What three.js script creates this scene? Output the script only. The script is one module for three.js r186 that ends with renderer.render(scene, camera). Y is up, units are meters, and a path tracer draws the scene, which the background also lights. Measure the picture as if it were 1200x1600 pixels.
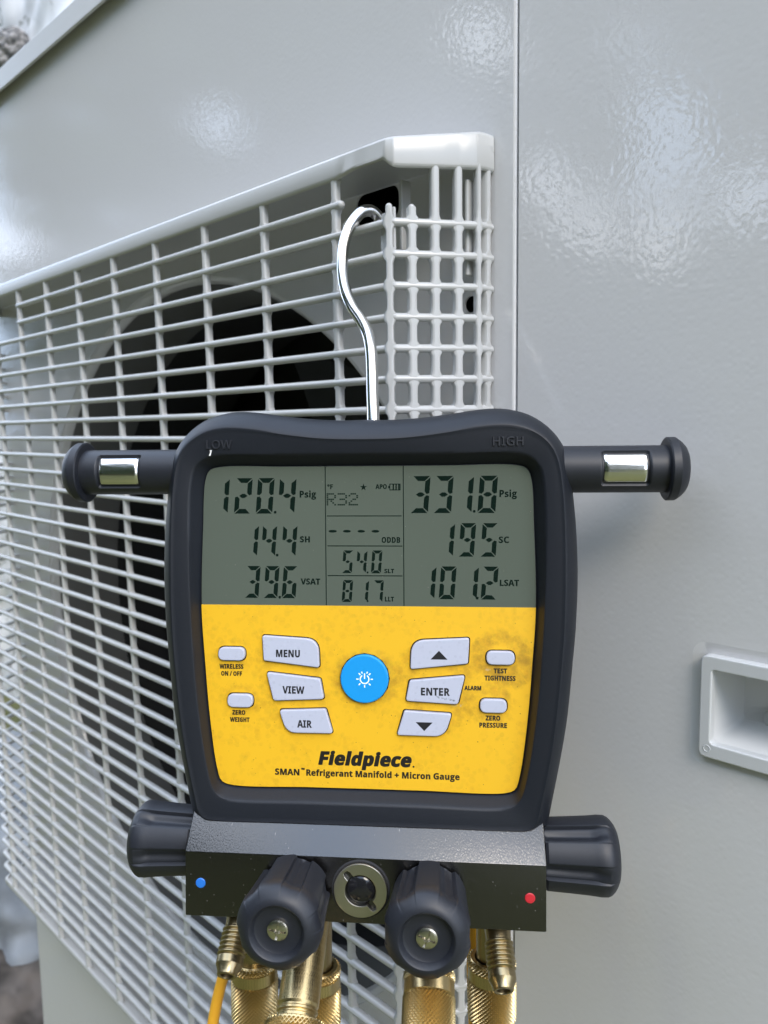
import * as THREE from 'three';
import { mergeGeometries, mergeVertices, toCreasedNormals } from 'three/addons/utils/BufferGeometryUtils.js';
import { RoundedBoxGeometry } from 'three/addons/geometries/RoundedBoxGeometry.js';
import { FontLoader } from 'three/addons/loaders/FontLoader.js';
import { TextGeometry } from 'three/addons/geometries/TextGeometry.js';
import { ImprovedNoise } from 'three/addons/math/ImprovedNoise.js';

// ---------------------------------------------------------------- camera, sky, sun, exposure
const H = 0.25;                                   // height of the unit's datum above the ground
const scene = new THREE.Scene();
const camera = new THREE.PerspectiveCamera(67.55, 0.75, 0.02, 400);
camera.position.set(0.62871, 0.64049 + H, 0.27814);
camera.quaternion.setFromRotationMatrix(new THREE.Matrix4().makeBasis(
  new THREE.Vector3(0.71369, -0.0146, -0.70031), new THREE.Vector3(-0.06885, 0.99348, -0.09087), new THREE.Vector3(0.69707, 0.11307, 0.70803)));
camera.focus = 0.275;
camera.userData.fStop = 17;

let seed = 7;
const rnd = () => { seed = (seed * 1664525 + 1013904223) >>> 0; return seed / 4294967296; };
const clamp = (x, a = 0, b = 1) => Math.min(b, Math.max(a, x)), mix = (a, b, t) => a + (b - a) * t;
const sstep = (a, b, x) => { const t = clamp((x - a) / (b - a)); return t * t * (3 - 2 * t); };
const perlin = new ImprovedNoise();
const fbm = (x, y, z, n = 4) => { let s = 0, a = 0.5; for (let i = 0; i < n; i++) { s += a * perlin.noise(x, y, z); x *= 2.03; y *= 2.03; z *= 2.03; a *= 0.5; } return s; };

{ // bright hazy sky with soft clouds
  const W = 1024, h = 512, d = new Float32Array(W * h * 4);
  for (let j = 0; j < h; j++) for (let i = 0; i < W; i++) {
    const el = ((j + 0.5) / h - 0.5) * Math.PI, az = (i + 0.5) / W * 2 * Math.PI, y = Math.sin(el), c = Math.cos(el);
    const n = fbm(c * Math.cos(az) * 2.2 + 5, y * 4, c * Math.sin(az) * 2.2, 5);
    const cloud = sstep(-0.12, 0.3, n), up = clamp(y);
    const L = y < 0 ? 0.5 : mix(3.0, 2.45, up);
    const o = (j * W + i) * 4;
    d[o] = L * mix(0.66, 1.12, cloud); d[o + 1] = L * mix(0.84, 1.14, cloud); d[o + 2] = L * mix(1.16, 1.2, cloud); d[o + 3] = 1;
  }
  const sky = new THREE.DataTexture(d, W, h, THREE.RGBAFormat, THREE.FloatType);
  sky.mapping = THREE.EquirectangularReflectionMapping; sky.magFilter = THREE.LinearFilter; sky.needsUpdate = true;
  scene.background = sky; scene.environment = sky;
}
const sun = new THREE.DirectionalLight(0xfff2e0, 1.7);
sun.position.set(8.5, 8.2, 3.6); sun.target.position.set(0.4, 0.9, 0);
sun.castShadow = true; sun.shadow.radius = 42;
Object.assign(sun.shadow.camera, { left: -3, right: 3, top: 3, bottom: -3, near: 1, far: 30 });
scene.add(sun, sun.target);
const renderer = new THREE.WebGLRenderer({ antialias: true });
renderer.toneMapping = THREE.LinearToneMapping;
renderer.toneMappingExposure = 1.17;
renderer.shadowMap.enabled = true;

// ---------------------------------------------------------------- helpers
const taken = new Map();
function numbered(n) { const k = taken.get(n) || 0; taken.set(n, k + 1); return k ? n + '_' + String(k).padStart(3, '0') : n; }
function mesh(name, geometry, material, parent, label) {
  const m = new THREE.Mesh(geometry, material);
  m.name = parent === scene ? numbered(name) : name; m.castShadow = m.receiveShadow = true;
  if (label) m.userData.label = label;
  parent.add(m); return m;
}
function thing(name, label, category, pos = [0, 0, 0], group) {
  const g = new THREE.Group(); g.name = numbered(name); g.position.set(...pos);
  g.userData = { label, category }; if (group) g.userData.group = group;
  scene.add(g); return g;
}
function tag(o, label, category, group) { o.userData = { ...o.userData, label, category }; if (group) o.userData.group = group; return o; }
const MM = (g) => g.scale(0.001, 0.001, 0.001);
const merge = (list) => mergeGeometries(list.map((g) => { const n = g.index ? g.toNonIndexed() : g; for (const k of Object.keys(n.attributes)) if (!['position', 'normal', 'uv'].includes(k)) n.deleteAttribute(k); if (!n.attributes.uv) n.setAttribute('uv', new THREE.BufferAttribute(new Float32Array(n.attributes.position.count * 2), 2)); return n; }));
// a surface through rows of points; each row has the same number of points
function loft(rows, { closed = true, capA = false, capB = false, crease = 0.6, uvScale = 1 } = {}) {
  const n = rows[0].length, P = [], UV = [], I = [], cols = closed ? n + 1 : n;
  let v = 0;
  rows.forEach((r, k) => {
    if (k) { let s = 0; for (let i = 0; i < n; i += Math.max(1, n >> 3)) s += Math.hypot(r[i][0] - rows[k - 1][i][0], r[i][1] - rows[k - 1][i][1], r[i][2] - rows[k - 1][i][2]); v += s / Math.ceil(n / Math.max(1, n >> 3)); }
    let u = 0;
    for (let i = 0; i < cols; i++) { const p = r[i % n]; if (i) { const q = r[(i - 1) % n]; u += Math.hypot(p[0] - q[0], p[1] - q[1], p[2] - q[2]); } P.push(...p); UV.push(u * uvScale, v * uvScale); }
  });
  for (let k = 0; k < rows.length - 1; k++) for (let i = 0; i < cols - 1; i++) {
    const a = k * cols + i, b = a + 1, c = a + cols, d = c + 1; I.push(a, b, d, a, d, c);
  }
  const cap = (k, flip) => {
    const base = P.length / 3, r = rows[k], m = [0, 0, 0]; r.forEach((p) => { for (let j = 0; j < 3; j++) m[j] += p[j] / n; });
    r.forEach((p) => { P.push(...p); UV.push(p[0] * uvScale, p[1] * uvScale); }); P.push(...m); UV.push(m[0] * uvScale, m[1] * uvScale);
    for (let i = 0; i < n; i++) flip ? I.push(base + (i + 1) % n, base + i, base + n) : I.push(base + i, base + (i + 1) % n, base + n);
  };
  if (capA) cap(0, true); if (capB) cap(rows.length - 1, false);
  let g = new THREE.BufferGeometry();
  g.setAttribute('position', new THREE.Float32BufferAttribute(P, 3)); g.setAttribute('uv', new THREE.Float32BufferAttribute(UV, 2)); g.setIndex(I);
  if (crease === 0) { g.computeVertexNormals(); return g; }
  // weld the seam for shading, keep uv
  return toCreasedNormals(g, crease);
}
const lathe = (pts, seg = 48, crease = 0.5) => toCreasedNormals(new THREE.LatheGeometry(pts.map((p) => new THREE.Vector2(p[0], p[1])), seg), crease);   // [radius, y]
function roundShape(pts, radii) {                        // polygon with rounded corners
  const s = new THREE.Shape(), n = pts.length, v = (i) => new THREE.Vector2(...pts[(i + n) % n]);
  for (let i = 0; i < n; i++) {
    const r = Array.isArray(radii) ? radii[i] : radii, p = v(i), a = v(i - 1).sub(p), b = v(i + 1).sub(p);
    const ang = Math.acos(clamp(a.dot(b) / a.length() / b.length(), -1, 1)), t = Math.min(r / Math.tan(ang / 2), a.length() * 0.49, b.length() * 0.49);
    const A = p.clone().add(a.setLength(t)), B = p.clone().add(b.setLength(t));
    i ? s.lineTo(A.x, A.y) : s.moveTo(A.x, A.y);
    s.quadraticCurveTo(p.x, p.y, B.x, B.y);
  }
  s.closePath(); return s;
}
const rectShape = (x0, y0, x1, y1, r) => roundShape([[x0, y0], [x1, y0], [x1, y1], [x0, y1]], r);
const extrude = (shape, depth, bevel = 0, z = 0, curveSegments = 10, bs = 2) => {
  const g = new THREE.ExtrudeGeometry(shape, { depth: depth - 2 * bevel, bevelEnabled: bevel > 0, bevelThickness: bevel, bevelSize: bevel, bevelOffset: -bevel, bevelSegments: bs, curveSegments });
  return g.translate(0, 0, z + bevel);
};
const planarUV = (g, x0, y0, x1, y1) => { const p = g.attributes.position, u = new Float32Array(p.count * 2); for (let i = 0; i < p.count; i++) { u[2 * i] = (p.getX(i) - x0) / (x1 - x0); u[2 * i + 1] = (p.getY(i) - y0) / (y1 - y0); } g.setAttribute('uv', new THREE.BufferAttribute(u, 2)); return g; };

// ---------------------------------------------------------------- textures
function tileNoise(size, cell, rng = rnd) {              // smooth noise that tiles
  const n = Math.max(2, Math.round(size / cell)), g = Float32Array.from({ length: n * n }, () => rng()), out = new Float32Array(size * size);
  for (let y = 0; y < size; y++) for (let x = 0; x < size; x++) {
    const fx = x / size * n, fy = y / size * n, ix = Math.floor(fx), iy = Math.floor(fy), tx = fx - ix, ty = fy - iy, sx = tx * tx * (3 - 2 * tx), sy = ty * ty * (3 - 2 * ty);
    const at = (a, b) => g[(b % n) * n + (a % n)];
    out[y * size + x] = mix(mix(at(ix, iy), at(ix + 1, iy), sx), mix(at(ix, iy + 1), at(ix + 1, iy + 1), sx), sy);
  }
  return out;
}
function dataTex(size, f, { srgb = false, repeat = 1 } = {}) {
  const d = new Uint8Array(size * size * 4);
  for (let i = 0; i < size * size; i++) { const c = f(i % size, Math.floor(i / size), i); d[4 * i] = clamp(c[0]) * 255; d[4 * i + 1] = clamp(c[1]) * 255; d[4 * i + 2] = clamp(c[2]) * 255; d[4 * i + 3] = 255; }
  const t = new THREE.DataTexture(d, size, size, THREE.RGBAFormat); t.magFilter = THREE.LinearFilter; t.wrapS = t.wrapT = THREE.RepeatWrapping; t.repeat.set(repeat, repeat);
  if (srgb) t.colorSpace = THREE.SRGBColorSpace; t.needsUpdate = true; return t;
}
function normalTex(height, size, strength, repeat) {
  const at = (x, y) => height[((y + size) % size) * size + (x + size) % size];
  return dataTex(size, (x, y) => { const dx = (at(x - 1, y) - at(x + 1, y)) * strength, dy = (at(x, y - 1) - at(x, y + 1)) * strength, l = Math.hypot(dx, dy, 1); return [dx / l * 0.5 + 0.5, dy / l * 0.5 + 0.5, 1 / l * 0.5 + 0.5]; }, { repeat });
}
const sum = (...parts) => { const o = new Float32Array(parts[0][0].length); for (const [a, w] of parts) for (let i = 0; i < o.length; i++) o[i] += a[i] * w; return o; };
const peel = sum([tileNoise(512, 6), 0.35], [tileNoise(512, 10), 1], [tileNoise(512, 17), 0.5]);
const peelTex = normalTex(peel, 512, 0.36, 1 / 0.075);           // orange peel of powder coat, one tile is 75 mm
const grain = sum([tileNoise(256, 2), 1], [tileNoise(256, 4), 0.8]);
const grainTex = normalTex(grain, 256, 0.28, 1 / 0.02);          // fine mould grain, one tile is 20 mm
const grit = sum([tileNoise(256, 2), 1], [tileNoise(256, 3), 0.6]);
const gritTex = normalTex(grit, 256, 0.5, 1 / 0.012);
const smear = tileNoise(512, 40), smear2 = tileNoise(512, 12);
const specks = (count, base, vary, speck, size = 512, tile = 0.06) => {
  const s = new Float32Array(size * size);
  for (let k = 0; k < count; k++) { const x = rnd() * size, y = rnd() * size, r = 0.4 + rnd() * rnd() * 1.5, w = 0.25 + rnd() * 0.75; for (let j = -3; j <= 3; j++) for (let i = -3; i <= 3; i++) { const q = ((Math.floor(y + j) + size) % size) * size + (Math.floor(x + i) + size) % size; s[q] = Math.max(s[q], w * clamp(r + 0.5 - Math.hypot(i, j))); } }
  for (let k = 0; k < count / 40; k++) { let x = rnd() * size, y = rnd() * size, a = rnd() * 6.3; const n = 10 + rnd() * 34, w = 0.1 + rnd() * 0.25; for (let i = 0; i < n; i++) { x += Math.cos(a); y += Math.sin(a); a += (rnd() - 0.5) * 0.1; const q = ((Math.floor(y) + size) % size) * size + (Math.floor(x) + size) % size; s[q] = Math.max(s[q], w); } }
  return dataTex(size, (x, y, i) => { const m = mix(1 - vary, 1 + vary, smear[(y % 512) * 512 + x % 512] * 0.6 + smear2[(y % 512) * 512 + x % 512] * 0.4); return [0, 1, 2].map((c) => mix(base[c] * m, speck[c], s[i])); }, { srgb: true, repeat: 1 / tile });
};
const roughTex = (lo, hi, tile) => dataTex(512, (x, y, i) => { const v = mix(lo, hi, sstep(0.2, 0.8, smear[i] * 0.55 + smear2[i] * 0.45)); return [v, v, v]; }, { repeat: 1 / tile });

// ---------------------------------------------------------------- materials
const std = (o) => new THREE.MeshPhysicalMaterial(o);
const lin = (r, g, b) => new THREE.Color().setRGB(r, g, b);
const M = {
  panel: std({ color: lin(0.605, 0.6, 0.597), roughness: 0.08, ior: 1.55, normalMap: peelTex, normalScale: new THREE.Vector2(0.28, 0.28), roughnessMap: null }),
  lid: std({ color: lin(0.6, 0.6, 0.6), roughness: 0.3 }),
  grille: std({ color: lin(0.475, 0.478, 0.47), roughness: 0.27 }),
  handle: std({ color: lin(0.56, 0.57, 0.57), roughness: 0.35 }),
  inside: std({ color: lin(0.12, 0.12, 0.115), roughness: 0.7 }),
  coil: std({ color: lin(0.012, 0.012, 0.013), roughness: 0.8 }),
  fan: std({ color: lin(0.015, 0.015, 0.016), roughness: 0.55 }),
  housing: std({ map: specks(900, [0.085, 0.098, 0.126], 0.16, [0.6, 0.61, 0.63]), roughness: 0.47, specularIntensity: 0.75, normalMap: grainTex, normalScale: new THREE.Vector2(0.5, 0.5) }),
  lettering: std({ color: lin(0.012, 0.0135, 0.018), roughness: 0.45 }),
  knob: std({ map: specks(700, [0.115, 0.124, 0.15], 0.18, [0.6, 0.62, 0.65]), roughness: 0.46, specularIntensity: 0.9, normalMap: grainTex, normalScale: new THREE.Vector2(0.35, 0.35) }),
  block: std({ map: specks(240, [0.05, 0.047, 0.047], 0.14, [0.7, 0.68, 0.66]), roughness: 0.24, ior: 1.85, normalMap: gritTex, normalScale: new THREE.Vector2(0.4, 0.4) }),
  chrome: std({ color: lin(0.58, 0.575, 0.565), metalness: 1, roughness: 0.12 }),
  magnet: std({ color: lin(0.74, 0.73, 0.7), metalness: 1, roughness: 0.2, anisotropy: 0.0 }),
  screw: std({ color: lin(0.6, 0.57, 0.5), metalness: 1, roughness: 0.25 }),
  bronze: std({ color: lin(0.5, 0.48, 0.43), metalness: 1, roughness: 0.33 }),
  lens: std({ color: lin(0.012, 0.012, 0.014), roughness: 0.12 }),
  brass: std({ color: lin(0.56, 0.44, 0.23), metalness: 1, roughness: 0.42, roughnessMap: null }),
  brassOld: std({ color: lin(0.35, 0.28, 0.16), metalness: 1, roughness: 0.4 }),
  brassDark: std({ color: lin(0.16, 0.11, 0.06), metalness: 1, roughness: 0.5 }),
  cable: std({ color: lin(0.8, 0.4, 0.03), roughness: 0.35 }),
  hose: std({ color: lin(0.02, 0.02, 0.022), roughness: 0.6 }),
  blue: std({ color: lin(0.02, 0.17, 0.62), roughness: 0.4 }),
  red: std({ color: lin(0.5, 0.02, 0.03), roughness: 0.4 }),
  cup: std({ color: lin(0.02, 0.02, 0.022), roughness: 0.8 }),
};
M.brass.roughnessMap = roughTex(0.55, 1, 0.02); M.brassOld.roughnessMap = M.brass.roughnessMap;
M.panel.roughnessMap = roughTex(0.8, 1, 0.3);

// ---------------------------------------------------------------- setting: ground, wall, stones
{
  const g = new THREE.PlaneGeometry(120, 120, 1, 1).rotateX(-Math.PI / 2);
  const p = g.attributes.uv; for (let i = 0; i < p.count; i++) p.setXY(i, p.getX(i) * 120, p.getY(i) * 120);
  const t = dataTex(512, (x, y, i) => { const n = smear[i] * 0.5 + smear2[i] * 0.5, f = rnd(); return [0.2 + 0.2 * n + 0.1 * f, 0.22 + 0.16 * n + 0.1 * f, 0.12 + 0.1 * n + 0.05 * f]; }, { srgb: true, repeat: 1 / 2 });
  const m = mesh('ground', g, std({ map: t, roughness: 1 }), scene); m.userData.kind = 'structure';
}
{ // whitewashed rough wall behind the unit
  const nx = 220, ny = 150, g = new THREE.PlaneGeometry(7, 3.2, nx, ny), p = g.attributes.position;
  for (let i = 0; i < p.count; i++) { const x = p.getX(i), y = p.getY(i); p.setZ(i, 0.05 * fbm(x * 2.2, y * 2.8, 3, 5) + 0.03 * Math.abs(perlin.noise(x * 7, y * 9, 1))); }
  g.computeVertexNormals(); g.translate(-1.9, 1.6, -0.62);
  const cr = dataTex(512, (x, y, i) => { const n = fbm(x / 26, y / 40, 4.3, 5), d = sstep(0.035, 0.0, Math.abs(n)) * sstep(0.35, 0.65, smear[i]) * 0.75, s = 0.95 - 0.22 * smear2[i] * smear[i]; return [s - d, s - d, s - d * 1.1]; }, { srgb: true, repeat: 1 });
  cr.repeat.set(3, 1.6);
  const w = thing('rough_wall', 'whitewashed rough masonry wall in soft focus behind the top of the unit', 'wall', [-1.9, 0, -0.62]);
  mesh('wall_face', g.translate(1.9, 0, 0.62), std({ map: cr, roughness: 0.95 }), w);
  mesh('wall_core', new THREE.BoxGeometry(7, 3.1, 0.3).translate(0, 1.55, -0.22), std({ color: lin(0.6, 0.6, 0.58), roughness: 1 }), w);
}
function stone(name, label, pos, size, colorA, colorB, s) {
  let g = new THREE.IcosahedronGeometry(1, 24); g.deleteAttribute('uv'); g.deleteAttribute('normal'); g = mergeVertices(g, 1e-5);
  const p = g.attributes.position, c = new Float32Array(p.count * 3), v = new THREE.Vector3();
  for (let i = 0; i < p.count; i++) {
    v.fromBufferAttribute(p, i); const n = fbm(v.x * 1.3 + s, v.y * 1.3, v.z * 1.3, 5), r = 1 + 0.42 * n + 0.08 * fbm(v.x * 6 + s, v.y * 6, v.z * 6, 3);
    v.multiplyScalar(r); p.setXYZ(i, v.x * size[0], v.y * size[1], v.z * size[2]);
    const t = sstep(-0.25, 0.3, fbm(v.x * 4 + s, v.y * 4, v.z * 4, 5)); for (let k = 0; k < 3; k++) c[3 * i + k] = mix(colorA[k], colorB[k], t);
  }
  g.setAttribute('color', new THREE.BufferAttribute(c, 3)); g.computeVertexNormals();
  const m = mesh(name, g, std({ vertexColors: true, roughness: 0.9 }), scene); m.position.set(...pos); tag(m, label, 'stone'); return m;
}
stone('boulder', 'large blue grey boulder at the lower left beside the unit base', [-0.84, 0.0, -0.26], [0.36, 0.27, 0.26], [0.12, 0.135, 0.15], [0.27, 0.29, 0.31], 1.7);
stone('boulder', 'dark brown stone low in the lower left corner under the grey boulder', [-0.62, -0.03, -0.12], [0.24, 0.1, 0.15], [0.03, 0.025, 0.02], [0.12, 0.1, 0.085], 6.1);
stone('wall_stone', 'dark grey stone set in the whitewashed wall at the top left', [-1.66, 1.91, -0.6], [0.11, 0.06, 0.06], [0.1, 0.1, 0.1], [0.42, 0.4, 0.39], 9.4);

// ---------------------------------------------------------------- outdoor unit
const UB = [0.28, 0, -0.17];
const unit = thing('outdoor_unit', 'pale grey outdoor heat pump with plastic fan grille and glossy service panel', 'heat pump', UB);
const U = (g) => g.translate(-UB[0], H - UB[1], -UB[2]);            // geometry given in the unit's datum frame
const HOLE = { x: 0.1677, y: 0.4927, r: 0.246 };
{
  // left front sheet with the fan opening; its right edge is rolled back
  const s = new THREE.Shape(); s.moveTo(-0.172, -0.1); s.lineTo(0.4338, -0.1); s.lineTo(0.4338, 0.942); s.lineTo(-0.172, 0.942); s.closePath();
  const h = new THREE.Path(); h.absarc(HOLE.x, HOLE.y, HOLE.r, 0, Math.PI * 2, true); s.holes.push(h);
  const screwHole = new THREE.Path(); screwHole.absarc(0.4115, 0.6935, 0.0036, 0, Math.PI * 2, true); s.holes.push(screwHole);
  const screwHole2 = new THREE.Path(); screwHole2.absarc(0.4155, 0.735, 0.0042, 0, Math.PI * 2, true); s.holes.push(screwHole2);
  s.holes.push(new THREE.Path(rectShape(0.3385, 0.7395, 0.368, 0.7552, 0.006).getPoints(8)));   // dark cable opening under the grille roof
  const sheet = new THREE.ExtrudeGeometry(s, { depth: 0.0009, bevelEnabled: false, curveSegments: 96 }).translate(0, 0, -0.0009);
  const roll = [], edge = (sx, cx, r) => { const rows = []; for (let k = 0; k <= 8; k++) { const a = k / 8 * Math.PI / 2, rr = r; rows.push([[cx + sx * Math.sin(a) * rr, -0.1, -rr + Math.cos(a) * rr], [cx + sx * Math.sin(a) * rr, 0.942, -rr + Math.cos(a) * rr]]); } rows.push([[cx + sx * r, -0.1, -0.014], [cx + sx * r, 0.942, -0.014]]); if (sx < 0) rows.reverse(); return loft(rows, { closed: false, crease: 0.9 }); };
  roll.push(edge(1, 0.4338, 0.0014), edge(-1, -0.172, 0.003));
  const front = mesh('front_panel', U(merge([sheet, ...roll])), M.panel, unit);
  // bell mouth behind the opening
  const pts = []; for (let k = 0; k <= 8; k++) { const a = k / 8 * Math.PI / 2; pts.push([HOLE.r - Math.sin(a) * 0.005, -0.0009 - (1 - Math.cos(a)) * 0.006]); }
  const bell = toCreasedNormals(new THREE.LatheGeometry(pts.map((p) => new THREE.Vector2(...p)), 128), 0.6).rotateX(Math.PI / 2).translate(HOLE.x, HOLE.y, 0);
  mesh('bell_mouth', U(bell), M.panel, unit);
  const ring = toCreasedNormals(new THREE.LatheGeometry([[HOLE.r - 0.0052, -0.0069], [HOLE.r - 0.009, -0.02], [HOLE.r - 0.011, -0.042], [HOLE.r - 0.0112, -0.06]].map((p) => new THREE.Vector2(...p)), 96), 0.5).rotateX(Math.PI / 2).translate(HOLE.x, HOLE.y, 0);
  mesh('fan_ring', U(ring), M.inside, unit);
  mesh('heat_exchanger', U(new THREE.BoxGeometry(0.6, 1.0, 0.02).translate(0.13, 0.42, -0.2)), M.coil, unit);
  // fan
  const fan = mesh('fan_hub', U(lathe([[0.001, 0.02], [0.03, 0.018], [0.045, 0.008], [0.048, -0.03]], 48).rotateX(Math.PI / 2).translate(HOLE.x, HOLE.y, -0.1)), M.fan, unit);
  for (let b = 0; b < 3; b++) {
    const rows = []; for (let i = 0; i <= 14; i++) { const r = mix(0.045, 0.2, i / 14), row = []; for (let j = 0; j <= 12; j++) { const a = b * 2.094 + 0.4 + (j / 12 - 0.5) * mix(1.0, 1.35, i / 14) + i * 0.03; row.push([HOLE.x + Math.cos(a) * r, HOLE.y + Math.sin(a) * r, -0.105 + (j / 12 - 0.5) * 0.05]); } rows.push(row); }
    mesh('fan_blade', U(loft(rows, { closed: false, crease: 0 })), M.fan, unit);
  }
  // service panel with handle opening
  const hx0 = 0.5195, hx1 = 0.635, hy0 = 0.5165, hy1 = 0.5552;
  const sp = new THREE.Shape(); sp.moveTo(0.4364, -0.1); sp.lineTo(0.76, -0.1); sp.lineTo(0.76, 0.942); sp.lineTo(0.4364, 0.942); sp.closePath();
  const o = 0.0042; sp.holes.push(rectShape(hx0 - o, hy0 - o, hx1 + o, hy1 + o, 0.0062));
  const face = new THREE.ExtrudeGeometry(sp, { depth: 0.0009, bevelEnabled: false, curveSegments: 16 }).translate(0, 0, -0.0012);
  const ringRows = [], ringAt = (off, r, z) => rectShape(hx0 - off, hy0 - off, hx1 + off, hy1 + off, r).getPoints(12).slice(0, -1).map((p) => [p.x, p.y, z]);
  ringRows.push(ringAt(o, 0.0062, -0.0003), ringAt(o - 0.0007, 0.0058, -0.0004), ringAt(o - 0.002, 0.005, -0.0009), ringAt(o - 0.0028, 0.0042, -0.0011), ringAt(-0.001, 0.002, -0.0011));
  const fold = [[[0.4364, 0.942, -0.0003], [0.4364, -0.1, -0.0003]], [[0.4364, 0.942, -0.014], [0.4364, -0.1, -0.014]]];
  const service = mesh('service_panel', U(merge([face, loft(ringRows, { crease: 0.5 }), loft(fold, { closed: false })])), M.panel, unit);
  // handle: rim, cup and the finger relief
  const rim = new THREE.Shape(rectShape(hx0, hy0, hx1, hy1, 0.003).getPoints(10)); const inn = rectShape(hx0 + 0.0042, hy0 + 0.0056, hx1 - 0.0042, hy1 - 0.0052, [0.002, 0.002, 0.0012, 0.0012]).getPoints(10); rim.holes.push(new THREE.Path(inn));
  const handle = mesh('handle', U(extrude(rim, 0.0042, 0.0006, -0.0016, 8, 3)), M.handle, unit);
  const cupRows = [[0, -0.0012], [0.0003, -0.004], [0.0012, -0.018], [0.003, -0.0232], [0.0055, -0.0245]].map(([off, z]) => rectShape(hx0 + 0.0041 + off, hy0 + 0.0055 + off * 1.1, hx1 - 0.0041 - off, hy1 - 0.0051 - off * 0.5, 0.0024).getPoints(10).slice(0, -1).map((p) => [p.x, p.y, z]));
  mesh('handle_cup', U(loft(cupRows, { capB: true, crease: 0.7 })), M.handle, handle);
  const relief = new THREE.SphereGeometry(1, 40, 24, 0, Math.PI * 2, 0, Math.PI / 2).rotateX(Math.PI / 2).scale(0.026, 0.0135, 0.006).translate(0.559, 0.5255, -0.0248);
  mesh('finger_relief', U(relief), M.handle, handle);
  mesh('ejector_mark', U(new THREE.TorusGeometry(0.0012, 0.00018, 8, 24).translate(hx0 + 0.0032, hy0 + 0.0036, 0.0026)), M.handle, handle);
  // top cover, sides, back, floor
  mesh('top_cover', U(merge([new RoundedBoxGeometry(0.955, 0.004, 0.36, 2, 0.0016).translate(0.2925, 0.951, -0.1735), new RoundedBoxGeometry(0.955, 0.0172, 0.0022, 2, 0.0009).translate(0.2925, 0.9438, 0.0058), new THREE.BoxGeometry(0.002, 0.0165, 0.36).translate(-0.184, 0.9432, -0.17), new THREE.BoxGeometry(0.002, 0.0165, 0.36).translate(0.769, 0.9432, -0.17)])), M.lid, unit);
  mesh('side_panel', U(new THREE.BoxGeometry(0.002, 1.042, 0.334).translate(-0.1738, 0.421, -0.172)), M.panel, unit);
  mesh('side_panel', U(new THREE.BoxGeometry(0.002, 1.042, 0.345).translate(0.761, 0.421, -0.173)), M.panel, unit);
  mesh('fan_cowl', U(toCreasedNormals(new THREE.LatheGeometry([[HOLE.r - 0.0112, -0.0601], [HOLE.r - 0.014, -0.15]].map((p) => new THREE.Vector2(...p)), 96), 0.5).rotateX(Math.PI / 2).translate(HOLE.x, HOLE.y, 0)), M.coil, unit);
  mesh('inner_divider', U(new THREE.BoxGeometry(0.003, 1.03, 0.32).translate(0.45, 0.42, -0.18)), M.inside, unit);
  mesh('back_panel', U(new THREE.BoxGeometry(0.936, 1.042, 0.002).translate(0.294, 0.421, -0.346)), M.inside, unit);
  mesh('base_pan', U(new THREE.BoxGeometry(0.936, 0.04, 0.34).translate(0.294, -0.121, -0.173)), M.panel, unit);
  for (const x of [-0.08, 0.66]) mesh('foot', U(new THREE.BoxGeometry(0.06, 0.108, 0.38).translate(x, -0.195, -0.173)), M.lid, unit);
}

// ---------------------------------------------------------------- fan grille (one moulding; bars and ribs are its pieces)
const BP = 0.0129, RP = 0.05272, GZ = 0.0421, XR = 0.4018, XL = -0.13;
const CH = { dx: 0.0220, dz: -0.0339 };
const Y0 = 0.75;
// outline of the grille in plan, from its left end to its right end: [x, z]
function planPath(xa = XL, xb = XR) {
  const raw = [];
  raw.push([XL - 0.024, 0.0005], [XL - 0.022, GZ + CH.dz], [XL, GZ], [XR, GZ], [XR + CH.dx, GZ + CH.dz], [XR + CH.dx + 0.0006, 0.0005]);
  return raw;
}
function roundedPath(raw, r) {
  const out = [new THREE.Vector2(...raw[0])];
  for (let i = 1; i < raw.length - 1; i++) {
    const p = new THREE.Vector2(...raw[i]), a = new THREE.Vector2(...raw[i - 1]).sub(p), b = new THREE.Vector2(...raw[i + 1]).sub(p), A = p.clone().add(a.setLength(Math.min(r, a.length() * 0.45))), B = p.clone().add(b.setLength(Math.min(r, b.length() * 0.45)));
    for (let k = 0; k <= 6; k++) { const t = k / 6; out.push(new THREE.Vector2((1 - t) ** 2 * A.x + 2 * t * (1 - t) * p.x + t * t * B.x, (1 - t) ** 2 * A.y + 2 * t * (1 - t) * p.y + t * t * B.y)); }
  }
  out.push(new THREE.Vector2(...raw[raw.length - 1])); return out;
}
// sweep a section [out, up] along a plan path; section(s) may vary with the path point
function sweep(path, section, caps = true, crease = 0.7) {
  const rows = path.map((p, i) => {
    const a = path[Math.max(0, i - 1)], b = path[Math.min(path.length - 1, i + 1)], t1 = p.clone().sub(a), t2 = b.clone().sub(p);
    if (!t1.length()) t1.copy(t2); if (!t2.length()) t2.copy(t1);
    t1.normalize(); t2.normalize(); const t = t1.clone().add(t2).normalize(), k = 1 / Math.max(0.5, t.dot(t2)), n = new THREE.Vector2(-t.y, t.x).multiplyScalar(-1);
    if (n.y < 0 && Math.abs(t.x) > 0.2) n.multiplyScalar(-1);
    const out = new THREE.Vector2(-t.y, t.x);             // left normal of left-to-right travel = outwards
    return section(p, i).map(([o, y]) => [p.x + out.x * o * k, y, p.y + out.y * o * k]);
  });
  return loft(rows, { capA: caps, capB: caps, crease });
}
const barSection = (y, hh = 0.00175, d = 0.0038) => { // rounded front nose, slightly tapered to the back
  const pts = []; for (let k = 0; k <= 8; k++) { const a = -Math.PI / 2 + k / 8 * Math.PI; pts.push([-0.0017 + Math.cos(a) * 0.0017, y + Math.sin(a) * hh]); }
  pts.push([-d, y + hh * 0.72], [-d, y - hh * 0.72]); return pts;
};
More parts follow.
